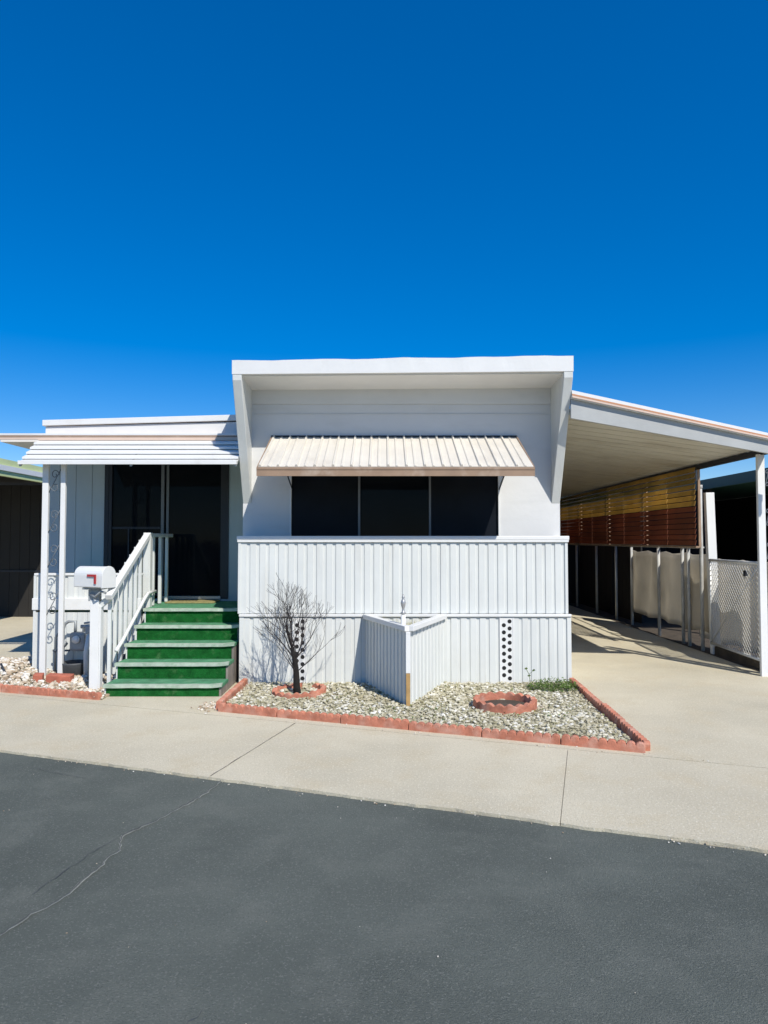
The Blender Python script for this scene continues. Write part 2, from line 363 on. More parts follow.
tag(mb.build('gravel', 'gravel'), 'mixed white and green-grey gravel filling the bordered bed before the house', 'gravel', kind='stuff')
rng = random.Random(8); mb = MB(); cnt = 0
while cnt < 3600:
    x = rng.uniform(-6.2, -2.8); y = rng.uniform(7.1, 9.6)
    if not inside(LBED, x, y): continue
    hill = .06*math.exp(-((x+4.6)**2/.5+(y-8.4)**2/.5))
    big = rng.random() < .14
    stone(mb, x, y, .012+hill*rng.uniform(.5, 1)+.02*rng.random(), rng.uniform(.03, .05) if big else rng.uniform(.01, .024), rng, .65); cnt += 1
tag(mb.build('rubble', 'rock'), 'loose tan and white rocks heaped left of the green steps', 'rocks', kind='stuff')
rng = random.Random(9); mb = MB()
for i in range(70):
    x = rng.gauss(-1.66, .06); y = rng.gauss(6.88, .1)
    if x > -1.58: x = -1.6-rng.random()*.06
    stone(mb, x, y, .008, rng.uniform(.008, .024), rng)
for i in range(60):
    q = un(rng.uniform(-3, 2.5), rng.gauss(5.69, .03)); stone(mb, q[0], q[1], .004, rng.uniform(.003, .009), rng)
for i in range(45):
    q = un(rng.uniform(-4, 3), rng.uniform(1.2, 4.1)); stone(mb, q[0], q[1], -.014, rng.uniform(.002, .005), rng)
for i in range(120):
    q = un(rng.uniform(-4, 3), ROADN+rng.gauss(-.02, .03)); stone(mb, q[0], q[1], -.012, rng.uniform(.003, .008), rng)
tag(mb.build('loose_stones', 'rock'), 'scattered pebbles and grit on the pavement and road', 'pebbles', kind='stuff')

# ================================================================== main home
XL, XR, YW, YB = -1.67, 2.083, 8.4, 7.75
home = thing('mobile_home', 'white mobile home with flat box roof, slanted side fins and ribbed front panel', 'mobile home', ((XL+XR)/2, 8.4, 0))
WX0, WX1, WZ0, WZ1 = -1.115, 1.372, 1.42, 2.72
b = MB()
b.box(XL, WX0, YW, YW+.1, .3, 3.44); b.box(WX1, XR, YW, YW+.1, .3, 3.44)
b.box(WX0, WX1, YW, YW+.1, WZ1, 3.44); b.box(WX0, WX1, YW, YW+.1, .3, WZ0)
b.box(XL, XL+.1, YW+.1, 21.8, .3, 3.4); b.box(XR-.1, XR, YW+.1, 21.8, .3, 3.4); b.box(XL, XR, 21.8, 21.9, .3, 3.4)
b.build('wall', 'wall', home)
b = MB(); b.box(XL+.1, XR-.1, YW-.022, YW-.002, 3.215, 3.408); b.box(XL+.12, XR-.12, YW-.008, YW-.002, 3.09, 3.1)
b.build('wall_band', 'wall', home, bevel=.003)
b = MB(); b.box(XL+.1, XR-.1, YW+.5, YW+.52, .3, 3.3); b.build('interior_partition', 'dark_room', home)
# brow roof: soffit, wavy fascia, roof skin
b = MB(); b.prism([(XL+.1, 7.80, 3.412), (XL+.1, YW-.001, 3.378), (XR-.1, YW-.001, 3.405), (XR-.1, 7.80, 3.44)], (0, 0, .03)); b.build('soffit', 'soffit', home)
b = MB(); K = 60; vs = []
for i in range(K+1):
    t = i/K; x = XL-.004+(XR-XL+.008)*t
    zt = 3.574+.056*t+.011*mnoise.noise((x*2.1, 0, 0))+.004*mnoise.noise((x*7, 2, 0)); zb = 3.425+.033*t
    vs += [(x, YB, zb), (x, YB-.004-.006*abs(mnoise.noise((x*3, 5, 0))), zt), (x, YB+.05, zt+.004), (x, YB+.05, zb)]
fs = []
for i in range(K):
    for j in range(4): fs.append((4*i+j, 4*i+(j+1) % 4, 4*(i+1)+(j+1) % 4, 4*(i+1)+j)[::-1])
fs += [(0, 1, 2, 3), (4*K+3, 4*K+2, 4*K+1, 4*K)]
b.add(vs, fs); fas = b.build('fascia', 'white_clean', home)
b = MB(); b.prism([(XL, 7.8, 3.50), (XR, 7.8, 3.55), (XR, 21.9, 3.50), (XL, 21.9, 3.45)], (0, 0, .05))
b.box(XL, XR, YW+.02, 21.88, 3.41, 3.445); b.build('roof', 'roofing', home)
for s, x0 in ((-1, XL), (1, XR-.1)):
    dz = 0 if s < 0 else .03
    b = MB(); b.prism([(x0, YB+.004, 3.43+dz), (x0, YB+.01, 3.36+dz), (x0, YW, 2.03), (x0, YW, 3.43+dz)], (.1, 0, 0))
    b.build('side_fin', 'white', home, bevel=.006)
# window
win = MB()
for x0, x1, z0, z1 in ((WX0, WX0+.018, WZ0, WZ1), (WX1-.018, WX1, WZ0, WZ1), (WX0+.018, WX1-.018, WZ1-.018, WZ1), (WX0+.018, WX1-.018, WZ0, WZ0+.018)):
    win.box(x0, x1, YW-.012, YW+.07, z0, z1)
window = win.build('window', 'white_clean', home)
MU = [WX0+.018, -.295, .545, WX1-.018]
b = MB()
for x in MU[1:3]: MB().box(x-.012, x+.012, YW+.005, YW+.05, WZ0+.018, WZ1-.018).build('mullion', 'mullion', window)

for i in range(3):
    b = MB(); b.box(MU[i]+.014*(i > 0), MU[i+1]-.014*(i < 2), YW+.03, YW+.036, WZ0+.018, WZ1-.018)
    b.build('pane', 'glass' if i == 1 else 'screen', window)
# window awning
aw_t, aw_b = (YW, 2.815), (7.41, 2.36)
AX0, AX1 = -1.32, 1.565
b = MB(); d = Vector((0, aw_b[0]-aw_t[0], aw_b[1]-aw_t[1])); nrm = Vector((0, d.z, -d.y)).normalized()
if nrm.z < 0: nrm = -nrm
prof = []; kk = 15; p = (AX1-AX0)/kk
for i in range(kk):
    for u, v in ((0, .0), (.05, .022), (.13, .022), (.18, 0), (.48, 0), (.53, .01), (.6, .01), (.65, 0)): prof.append((AX0+(i+u)*p, v))
prof.append((AX1, 0)); n_ = len(prof); vs = []
for x, v in prof:
    for q in (0, 1): vs.append(tuple(Vector((x, aw_t[0], aw_t[1]))+d*q+nrm*(v+.01)))
for x, v in ((AX0, 0), (AX1, 0)):
    for q in (0, 1): vs.append(tuple(Vector((x, aw_t[0], aw_t[1]))+d*q-nrm*.004))
B = 2*n_
fs = [(2*i, 2*i+1, 2*i+3, 2*i+2) for i in range(n_-1)]+[(B, B+2, B+3, B+1), (B, B+1, 1, 0), (2*n_-2, 2*n_-1, B+3, B+2)]
fs += [tuple([2*i for i in range(n_)]+[B+2, B])[::-1], tuple([2*i+1 for i in range(n_)]+[B+3, B+1])]
b.add(vs, fs); awn = b.build('window_awning', 'awning', home)
b = MB(); b.box(AX0-.012, AX1+.012, 7.392, 7.41, 2.268, 2.36); b.box(AX0-.012, AX1+.012, 7.386, 7.392, 2.335, 2.356)
for x in (AX0-.012, AX1): b.prism([(x, 7.41, 2.268), (x, 7.41, 2.37), (x, YW-.01, 2.84), (x, YW-.01, 2.79)], (.012, 0, 0))
b.build('awning_trim', 'brown', awn)
b = MB(); b.box(AX0-.02, AX1+.01, YW-.03, YW-.002, 2.822, 2.838); b.build('awning_hinge', 'dark_frame', awn)
for x in (WX0+.03, WX1-.01):
    b = MB(); b.tube([(x, YW-.02, 2.2), (x+(.02 if x > 0 else -.03), 7.8, 2.46)], .008, 6); b.build('awning_arm', 'dark_frame', awn)
# parapet
PX0, PX1, PY = -1.64, 2.066, 8.0
b = MB(); corr(b, (PX0+.03, PY+.004), (PX1-.03, PY+.004), .775, 1.6, .107, .012)
b.box(PX0, PX0+.03, PY-.004, PY+.05, .775, 1.6); b.box(PX1-.03, PX1, PY-.004, PY+.05, .775, 1.6)
b.box(PX0, PX0+.03, PY+.05, YW-.002, .775, 1.6); b.box(PX1-.03, PX1, PY+.05, YW-.002, .775, 1.6)
par = b.build('front_panel', 'white', home)
b = MB(); b.box(PX0-.015, PX1+.015, PY-.022, PY+.09, 1.602, 1.645); b.box(PX0-.01, PX1+.01, PY-.018, PY-.002, 1.575, 1.602)
b.box(PX0-.015, PX0+.06, PY+.09, YW-.003, 1.602, 1.645); b.box(PX1-.06, PX1+.015, PY+.09, YW-.003, 1.602, 1.645)
b.build('panel_cap', 'white_clean', par, bevel=.004)
b = MB(); b.box(PX0+.03, PX1-.03, PY+.06, YW-.003, 1.2, 1.22); b.build('panel_floor', 'wood_grey', par)
# skirt
SX0, SX1, SY = -1.615, 2.09, 7.975
b = MB()
corr(b, (SX0+.05, SY), (-1.02, SY), .0, .73, .107, .011); corr(b, (-.86, SY), (1.29, SY), .0, .73, .107, .011); corr(b, (1.45, SY), (SX1-.045, SY), .0, .73, .107, .011)
b.box(SX0, SX0+.05, SY-.006, SY+.05, 0, .74); b.box(SX1-.045, SX1, SY-.006, SY+.05, 0, .74)
b.box(SX1-.03, SX1-.002, SY+.05, 21.9, 0, .74); b.box(SX0, SX0+.03, SY+.05, 21.9, 0, .74)
sk = b.build('skirting', 'white', home)
b = MB(); b.box(SX0-.004, SX1+.002, SY-.02, PY-.006, .745, .772); b.box(SX0+.05, SX1-.045, SY+.002, PY+.3, .733, .744, )
b.build('skirting_ledge', 'white_clean', home, bevel=.003)
b = MB(); b.box(XL+.02, XR-.02, PY+.35, PY+.37, 0, .73); b.build('crawlspace_back', 'black', home)
for x0, x1 in ((-1.02, -.86), (1.29, 1.45)):
    b = MB(); b.box(x0, x1, SY-.003, SY+.03, 0, .732)
    b.box(x0, x0+.012, SY-.008, SY-.003, 0, .732); b.box(x1-.012, x1, SY-.008, SY-.003, 0, .732)
    vp = b.build('vent_strip', 'white_clean', home)
    b = MB(); xm = (x0+x1)/2
    for c_, xo in ((0, -.032), (1, .032)):
        for k in range(9):
            z = .06+k*.079+(.036 if c_ == 0 else 0)
            if z > .72: continue
            c = (xm+xo, SY-.0045, z); rr = .023; n = 14
            b.prism([(c[0]+rr*math.cos(2*math.pi*j/n), c[1], c[2]+rr*math.sin(2*math.pi*j/n)) for j in range(n)], (0, .0014, 0))
    b.build('vent_holes', 'black', vp)

# ================================================================== V planter
pl = thing('planter', 'pointed V-shaped planter of ribbed white metal against the skirting', 'planter', (.23, 7.4, 0))
PLt, PRt = (-.205, 7.955), (.67, 7.955)
b = MB(); corr(b, PLt, (TIP[0]-.015, TIP[1]+.02), 0, .725, .1); b.build('side_panel', 'white', pl)
b = MB(); corr(b, (TIP[0]+.015, TIP[1]+.02), PRt, 0, .725, .12); b.build('side_panel', 'white', pl)
b = MB(); b.beam((PLt[0], PLt[1], .75), (TIP[0], TIP[1], .75), .07, .05); b.build('rim', 'white_clean', pl, bevel=.004)
b = MB(); b.beam((TIP[0]+.02, TIP[1]+.0, .752), (PRt[0], PRt[1], .752), .07, .05); b.build('rim', 'white_clean', pl, bevel=.004)
b = MB(); b.box(TIP[0]-.022, TIP[0]+.022, TIP[1]-.02, TIP[1]+.02, .33, .722); b.build('corner_trim', 'white_clean', pl, bevel=.003)
b = MB(); b.box(TIP[0]-.02, TIP[0]+.02, TIP[1]-.018, TIP[1]+.022, 0, .328); b.build('corner_post', 'wood_tan', pl, bevel=.003)
b = MB(); b.add([(PLt[0]+.06, 7.95, .64), (TIP[0], TIP[1]+.1, .64), (PRt[0]-.06, 7.95, .64)], [(0, 1, 2)]); b.build('soil', 'soil', pl)
sp = thing('fountain_spout', 'thin white pipe with a pointed grey finial rising from the V planter', 'spout', (.19, 7.03, .64))
b = MB(); b.tube([(.19, 7.03, .6), (.19, 7.03, .865)], .024, 12); b.build('pipe', 'white_clean', sp)
b = MB(); b.lathe([(.012, 0), (.03, .015), (.014, .03), (.012, .06), (.02, .085), (.026, .115), (.02, .14), (.01, .155), (.016, .17), (.003, .2)], (.19, 7.03, .865), 12)
b.build('finial', 'alu', sp)
b = MB(); rng = random.Random(3)
for i in range(260):
    t, s_ = rng.random(), rng.random()
    if t+s_ > 1: t, s_ = 1-t, 1-s_
    x = TIP[0]+t*(PLt[0]-TIP[0])*.85+s_*(PRt[0]-TIP[0])*.85; y = TIP[1]+.1+(t+s_)*.95
    h = rng.uniform(.04, .13); dx, dy = rng.uniform(-.05, .05), rng.uniform(-.05, .05)
    b.add([(x-.003, y, .64), (x+.003, y, .64), (x+dx, y+dy, .64+h)], [(0, 1, 2)])
tag(b.build('dry_weeds', 'dry'), 'dry straw-coloured weeds filling the V planter', 'weeds', kind='stuff')

# ================================================================== edging
def edger_mesh(L=.6, n=9, h=.082, t=.05):
    b = MB(); pts = [(-L/2, 0, -.03)]
    for i in range(n):
        a0 = -L/2+L*i/n
        for k in range(0 if i == 0 else 1, 6):
            a = math.pi*k/5; pts.append((a0+L/n*(.5-.5*math.cos(a)), 0, h-.027+.027*math.sin(a)))
    pts.append((L/2, 0, -.03)); b.prism([(x, -t/2, z) for x, y, z in pts], (0, t, 0))
    return b
eo = edger_mesh().build('edging_block', 'red_conc', loc=(0, 0, 0), bevel=.005)
runs = []
def run(a, b, n, lab):
    a, b = Vector(a), Vector(b); ang = math.atan2(b.y-a.y, b.x-a.x)
    for i in range(n): runs.append((a+(b-a)*(i+.5)/n, ang, (b-a).length/n, lab, i, n))
run((-1.55, 6.72), (1.975, 5.42), 6, 'front')
run((2.0, 5.45), (2.08, 7.93), 4, 'right')
run((-1.53, 7.92), (-1.57, 6.76), 2, 'left')
run((-5.2, 7.92), (-2.84, 7.19), 4, 'west')
ordn = ['first', 'second', 'third', 'fourth', 'fifth', 'sixth']
rng = random.Random(12)
for k, (c, ang, ln, lab, i, n) in enumerate(runs):
    o = eo if k == 0 else eo.copy()
    if k: col.objects.link(o)
    o.location = (c.x, c.y, rng.uniform(-.01, .004)); o.rotation_euler = (rng.uniform(-.06, .06), rng.uniform(-.012, .012), ang+rng.uniform(-.015, .015))
    o.scale = (ln/.6*.988, 1, 1)
    txt = {'front': ordn[i]+' scalloped red edging block from the left along the front of the gravel bed',
           'right': ordn[i]+' scalloped red edging block from the street along the gravel bed, driveway side',
           'left': ('rear' if i == 0 else 'street-side')+' scalloped red edging block on the gravel bed side next to the green steps',
           'west': ordn[i]+' scalloped red edging block from the left before the rocks left of the steps'}[lab]
    tag(o, txt, 'edging block', 'scalloped red edging blocks')
def ring(name, c, r, h, lab, seed, tilt=0, gap=None):
    b = MB(); n = 96; ns = 18; t = .05; vs = []
    sunk = []
    for j in range(n+1):
        a = 2*math.pi*j/n; z = h-.028+.028*abs(math.sin(a*ns/2))+tilt*math.cos(a)
        for rr, zz in ((r-t/2, -.02), (r-t/2, z), (r+t/2, z), (r+t/2, -.02)): vs.append((rr*math.cos(a)+c[0], rr*math.sin(a)*1.0+c[1], zz))
    fs = [(4*j+k, 4*j+(k+1) % 4, 4*(j+1)+(k+1) % 4, 4*(j+1)+k)[::-1] for j in range(n) for k in range(4)]
    if gap:
        fs = [f for q, f in enumerate(fs) if not (gap[0] <= q//4 < gap[1])]
        g0, g1 = gap; fs += [tuple(4*g0+k for k in range(4)), tuple(4*g1+k for k in range(4))[::-1]]
    b.add(vs, fs)
    return tag(b.build(name, 'red_conc', loc=(c[0], c[1], 0), bevel=.004), lab, 'planter ring', 'scalloped red planter rings')
ring('planter_ring', (-.88, 7.44), .255, .07, 'scalloped red ring half buried in gravel around the bare tree', 1, .012, (16, 24))
ring('planter_ring', (1.15, 6.82), .275, .1, 'empty scalloped red ring standing in the gravel right of the V planter', 2)
b = MB()
b.add([(1.15+.24*math.cos(2*math.pi*j/24), 6.82+.24*math.sin(2*math.pi*j/24), .03) for j in range(24)], [tuple(range(24))])
tag(b.build('ring_soil', 'dirt'), kind='structure')

# ================================================================== bare tree
tr = thing('bare_tree', 'small leafless tree with a dark trunk in front of the ribbed skirting', 'tree', (-.9, 7.46, 0))
rng = random.Random(21); tb = MB(); cb = MB()
def grow(p, d, r, ln, depth, mb):
    n = 5 if depth < 2 else 4; pts = [p.copy()]; rad = [r]; r1 = r*(.62 if depth else .8)
    for i in range(n):
        d = (d+Vector((rng.gauss(0, .1), rng.gauss(0, .1), rng.gauss(.03, .05)))).normalized()
        p = p+d*ln/n; pts.append(p.copy()); rad.append(r+(r1-r)*(i+1)/n)
    mb.tube(pts, [max(q, .0013) for q in rad], 6 if depth < 2 else 4, caps=depth < 2)
    return pts, d, r1
def branch(p, d, r, ln, depth):
    pts, d1, r1 = grow(p, d, r, ln, depth, cb)
    if depth >= 5 or r1 < .0007: return
    k = 2 if rng.random() < .45 else 3
    for i in range(k):
        ax = d1.orthogonal().normalized(); ax.rotate(Matrix.Rotation(rng.uniform(0, 6.28), 3, d1))
        nd = d1.copy(); nd.rotate(Matrix.Rotation(rng.uniform(.2, .55), 3, ax)); nd.z += .12; nd.normalize()
        branch(pts[-1], nd, r1*rng.uniform(.68, .85), ln*rng.uniform(.66, .88), depth+1)
    for q in pts[1:-1]:
        if rng.random() < .5:
            ax = Vector((rng.uniform(-1, 1), rng.uniform(-1, 1), .2)).normalized(); nd = (d1+ax*.8).normalized()
            branch(q, nd, r1*.5, ln*rng.uniform(.4, .6), max(depth+2, 3))
base = Vector((-.9, 7.46, -.02))
tp = [base, base+Vector((-.01, 0, .1)), base+Vector((-.015, 0, .24)), base+Vector((-.03, .0, .37)), base+Vector((-.06, 0, .5))]
tb.tube(tp, [.043, .036, .031, .026, .022], 10)
tb.build('trunk', 'bark', tr)
for p0, az, tilt, r, ln in ((tp[3], 200, 28, .011, .3), (tp[3], 60, 35, .009, .28), (tp[2], 250, 38, .009, .3), (tp[2], 100, 40, .008, .28), (tp[4], 230, 12, .013, .26), (tp[4], 180, 16, .014, .24), (tp[4], 20, 20, .012, .24), (tp[3], 5, 42, .011, .28), (tp[3], 185, 40, .011, .26), (tp[3], 90, 30, .010, .26),
        (tp[4], 270, 25, .011, .22), (tp[2], 15, 46, .009, .3), (tp[4], 135, 32, .010, .25), (tp[2], 170, 44, .008, .27), (tp[3], 320, 36, .009, .26)):
    a, t = R(az), R(tilt); branch(p0, Vector((math.cos(a)*math.sin(t), math.sin(a)*math.sin(t), math.cos(t))), r*.75, ln*.95, 1)
cb.build('crown', 'twig', tr)

# weeds
def tuft(name, cx, cy, n, spread, h, lab, seed, m='leaf'):
    rg = random.Random(seed); b = MB()
    for i in range(n):
        a = rg.uniform(0, 6.28); rr = spread*math.sqrt(rg.random()); x, y = cx+rr*math.cos(a)*1.5, cy+rr*math.sin(a)
        z = .02; hh = h*rg.uniform(.4, 1)*(1-.5*rr/spread); l = rg.uniform(.012, .03); t = rg.uniform(0, 6.28)
        z1 = z+hh*rg.random(); dx, dy = math.cos(t)*l, math.sin(t)*l
        b.add([(x, y, z1), (x+dx*.5-dy*.3, y+dy*.5+dx*.3, z1+l*.5), (x+dx, y+dy, z1+l*.4), (x+dx*.5+dy*.3, y+dy*.5-dx*.3, z1+l*.2)], [(0, 1, 2, 3)])
    return tag(b.build(name, m, loc=(cx, cy, 0)), lab, 'weed')
t_ = tuft('weed', 1.8, 7.6, 1300, .19, .15, 'low green weed clump in the back right corner of the gravel bed', 4)
b = MB(); b.tube([(1.6, 7.8, .0), (1.58, 7.8, .14), (1.545, 7.78, .2)], .003, 5); b.tube([(1.58, 7.8, .14), (1.63, 7.79, .18)], .002, 5)
for q in ((1.545, 7.78, .2), (1.63, 7.79, .18), (1.58, 7.8, .12)):
    b.add([(q[0]-.02, q[1], q[2]), (q[0], q[1]-.01, q[2]+.02), (q[0]+.02, q[1], q[2]+.004), (q[0], q[1]+.01, q[2]-.01)], [(0, 1, 2, 3)])
tag(b.build('weed_stalk', 'leaf', loc=(1.6, 7.8, 0)), 'thin single weed stalk at the foot of the skirting by the green clump', 'weed')
b = MB(); rg = random.Random(77)
for i in range(1500):
    x, y = rg.uniform(-1.5, 2.0), rg.uniform(5.5, 7.9)
    if not inside(BED, x, y) or inside([TIP, PR, PL], x, y) or mnoise.noise((x*1.6, y*1.6, 3)) < .05: continue
    l = rg.uniform(.01, .024); t = rg.uniform(0, 6.28); z = .03; dx, dy = math.cos(t)*l, math.sin(t)*l
    b.add([(x, y, z), (x+dx*.5-dy*.3, y+dy*.5+dx*.3, z+l*.5), (x+dx, y+dy, z+l*.5), (x+dx*.5+dy*.3, y+dy*.5-dx*.3, z+l*.2)], [(0, 1, 2, 3)])
tag(b.build('ground_weeds', 'leaf'), 'tiny green sprouts scattered through the gravel bed', 'weeds', kind='stuff')

# ================================================================== porch addition
porch = thing('porch_room', 'pale grey porch room with flat white roof, louvred awning and dark sliding door', 'porch', (-3.2, 9.7, 0))
PWY = 9.7; DX0, DX1 = -3.77, -2.17
b = MB()
def grooved(b, x0, x1, z0, z1, y, m=0):
    n = max(1, round((x1-x0)/.2)); p = (x1-x0)/n
    for i in range(n): b.box(x0+i*p+(.004 if i else 0), x0+(i+1)*p-(.004 if i < n-1 else 0), y, y+.03, z0, z1, m)
    b.box(x0, x1, y+.008, y+.1, z0, z1, m)
grooved(b, -4.66, DX0, .0, 2.8, PWY); grooved(b, DX1, XL-.005, .0, 2.8, PWY)
b.box(DX0, DX1, PWY, PWY+.1, 2.74, 2.8); b.box(DX0, DX1, PWY, PWY+.1, 0, .8)
b.box(-4.66, -4.56, PWY+.1, 20, 0, 2.8); b.box(-4.66, XL-.005, 20, 20.1, 0, 2.8)
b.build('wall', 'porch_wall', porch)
b = MB(); b.box(DX0-.3, DX1+.3, PWY+1.6, PWY+1.62, .7, 2.8); b.box(DX0-.3, DX1+.3, PWY+.11, PWY+1.6, .78, .8); b.build('interior_room', 'dark_room', porch)
# sliding door
b = MB()
for x0, x1, z0, z1 in ((DX0, DX0+.05, .8, 2.74), (DX1-.06, DX1, .8, 2.74), (DX0+.05, DX1-.06, 2.69, 2.74)): b.box(x0, x1, PWY-.01, PWY+.09, z0, z1)
door = b.build('sliding_door', 'dark_frame', porch)
b = MB(); b.box(-3.05, -3.01, PWY+.0, PWY+.04, .84, 2.69); b.box(-2.985, -2.95, PWY+.02, PWY+.06, .84, 2.69); b.build('door_stile', 'mullion', door, bevel=.002)
b = MB(); b.box(DX0+.05, -3.05, PWY+.018, PWY+.024, .84, 2.69); b.build('screen_panel', 'glass', door)
b = MB(); b.box(-2.95, DX1-.06, PWY+.04, PWY+.046, .84, 2.69); b.build('glass_panel', 'glass', door)
b = MB(); b.box(-3.04, DX1-.05, PWY-.03, PWY+.09, .8, .838); b.build('door_sill', 'alu', door, bevel=.003)
b = MB(); b.box(DX0+.05, -3.06, PWY+.0, PWY+.012, .84, .9); b.box(DX0+.05, -3.06, PWY+.0, PWY+.012, 1.75, 1.78); b.box(-3.5, -3.48, PWY+.0, PWY+.012, .9, 1.75)
b.build('door_rail', 'dark_frame', door)
b = MB(); b.box(DX1-.005, DX1+.05, PWY-.015, PWY-.001, .8, 2.76); b.box(DX0-.05, DX0+.005, PWY-.015, PWY-.001, .8, 2.76); b.build('door_trim', 'dark_frame', door)
# roof
RX0, RX1 = -4.165, XL-.006
b = MB()
b.prism([(RX0, 8.6, 2.99), (RX1, 8.6, 3.06), (RX1, 20.2, 3.06), (RX0, 20.2, 2.99)], (0, 0, .072))
b.build('roof', 'white_clean', porch, bevel=.006)
b = MB(); b.prism([(RX0+.03, 8.63, 2.9), (RX1, 8.63, 2.9), (RX1, 8.63, 3.045), (RX0+.03, 8.63, 2.985)], (0, .03, 0)); b.box(RX0+.03, RX0+.06, 8.66, 20, 2.88, 2.985)
b.build('roof_fascia', 'white_clean', porch)
b = MB(); b.box(-4.7, RX1, 8.66, 20.05, 2.802, 2.86); b.build('ceiling', 'soffit', porch)
b = MB()
b.box(-6.6, RX0, 8.50, 8.53, 2.81, 2.878, 0); b.box(RX0, RX1, 8.50, 8.62, 2.80, 2.878, 0); b.box(-6.6, RX1, 8.494, 8.5, 2.862, 2.882, 1); b.box(-6.6, RX1, 8.496, 8.5, 2.838, 2.85, 2)
b.build('gutter', ['beige', 'white_clean', 'brown'], porch)
b = MB(); n = 5
y0, z0, y1, z1 = 8.49, 2.80, 8.05, 2.465
for i in range(n):
    ya = y0+(y1-y0)*i/n; yb = y0+(y1-y0)*(i+1)/n; za = z0+(z1-z0)*i/n; zb = z0+(z1-z0)*(i+1)/n
    b.prism([(RX0, ya+.012, za-.006), (RX0, yb, zb+.024), (RX0, yb, zb+.002), (RX0, yb+.012, zb+.002), (RX0, yb+.012, zb+.016), (RX0, ya+.024, za-.014)], (RX1-RX0, 0, 0))
b.box(RX0, RX1, y1-.008, y1+.014, z1-.004, z1+.04)
b.prism([(RX0+.002, y0+.02, z0-.005), (RX0+.002, y1+.03, z1+.01), (RX0+.002, y1+.036, z1), (RX0+.002, y0+.03, z0-.02)], (RX1-RX0-.004, 0, 0))
b.build('louvred_awning', 'white_clean', porch)
b = MB()
for x in (RX0+.002, -2.9, RX1-.03): b.prism([(x, 8.5, 2.79), (x, 8.07, 2.47), (x, 8.07, 2.44), (x, 8.5, 2.74)], (.025, 0, 0))
b.build('awning_bracket', 'alu', porch)
# low front wall
b = MB(); corr(b, (-4.19, 8.6), (-2.93, 8.6), .9, 1.17, .13, .015); corr(b, (-4.19, 8.585), (-2.93, 8.585), 0, .73, .13, .01)
b.box(-4.22, -4.19, 8.58, 9.69, 0, 1.17); b.build('low_wall', 'white', porch)
b = MB(); b.box(-4.23, -2.92, 8.565, 8.68, .76, .9); b.box(-4.22, -2.92, 8.585, 8.66, 1.172, 1.2)
b.build('low_wall_cap', 'white_clean', porch, bevel=.004)
b = MB(); b.box(-4.18, XL-.01, 8.72, PWY-.015, .70, .772); b.build('deck', 'turf_sunlit', porch)

# ornamental post pair helper
def iron_post(name, label, x, y, zt, sep, w0, w1, group):
    t = thing(name, label, 'post', (x, y, 0), group)
    for s in (0, 1):
        h_ = (w1 if s else w0)/2; b = MB(); b.box(x+s*sep-h_, x+s*sep+h_, y-.022, y+.022, -.02, zt); b.build('pole', 'white_clean', t, bevel=.004)
    xm = x+sep/2; hw = sep/2-(w0+w1)/4
    for zc in (zt-.28, zt-.75, zt-1.15, zt-1.7):
        b = MB()
        for sgn in (-1, 1):
            pts = []
            for k in range(22):
                a = k/21*4.4*math.pi/2; rr = hw*.75*(1-k/28)
                pts.append((xm+sgn*rr*math.cos(a)*.9, y, zc+sgn*rr*math.sin(a)*1.1+sgn*.07))
            b.tube(pts, .0055, 5)
        b.tube([(xm-hw, y, zc-.14), (xm, y, zc), (xm+hw, y, zc+.14)], .005, 5)
        b.build('scrollwork', 'iron', t)
    return t
iron_post('porch_post', 'pair of slim white poles with iron scrollwork holding up the porch awning', -3.93, 8.24, 2.57, .205, .07, .055, 'ornamental iron posts')

# ================================================================== stairs
st = thing('porch_steps', 'steps covered in green turf carpet leading to the dark door', 'steps', (-2.25, 7.9, 0))
TX0, TX1 = -2.865, -1.66
ys = [7.31, 7.62, 7.9, 8.2, 8.5]; zs = [.12, .285, .45, .615, .78]
for i in range(5):
    yb = ys[i+1] if i < 4 else 8.72; z0 = zs[i-1] if i else 0
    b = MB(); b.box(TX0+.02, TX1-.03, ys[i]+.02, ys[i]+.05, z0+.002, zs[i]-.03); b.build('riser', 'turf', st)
    b = MB(); b.box(TX0, TX1, ys[i]+.012, yb+.022, zs[i]-.03, zs[i]); b.build('tread', 'turf_sunlit', st)
    b = MB(); K = 24; vs = []
    for k in range(K+1):
        x = TX0-.004+(TX1-TX0+.008)*k/K; zz = zs[i]+.003+.012*max(0, (k/K-.85)/.15)**2+.003*mnoise.noise((x*6, i, 0))
        vs += [(x, ys[i]-.008, zz-.032), (x, ys[i]-.008, zz), (x, ys[i]+.045, zz+.002), (x, ys[i]+.011, zz-.032)]
    fs = [(4*k+j, 4*k+(j+1) % 4, 4*k+4+(j+1) % 4, 4*k+4+j)[::-1] for k in range(K) for j in range(4)]+[(0, 1, 2, 3), (4*K+3, 4*K+2, 4*K+1, 4*K)]
    b.add(vs, fs); b.build('nosing', 'nosing', st)
for s, x in ((0, TX0+.004), (1, TX1-.028)):
    b = MB()
    for i in range(5):
        yb = ys[i+1] if i < 4 else 8.72
        n = 3; 
        for k in range(n):
            a0 = ys[i]+.022+(yb-ys[i])*k/n; a1 = ys[i]+.018+(yb-ys[i])*(k+1)/n; b.box(x, x+.022, a0, a1, 0, zs[i]-.034)
    b.build('side_board', 'wood_grey' if s else 'white', st)
b = MB(); b.box(-2.86, -2.22, 9.3, 9.66, .775, .79)
for i in range(14): b.box(-2.855+i*.045, -2.83+i*.045, 9.305, 9.655, .79, .793)
tag(b.build('doormat', 'doormat', loc=(-2.54, 9.48, .775), bevel=.002), 'straw-yellow doormat at the sliding door sill on top of the steps', 'doormat')

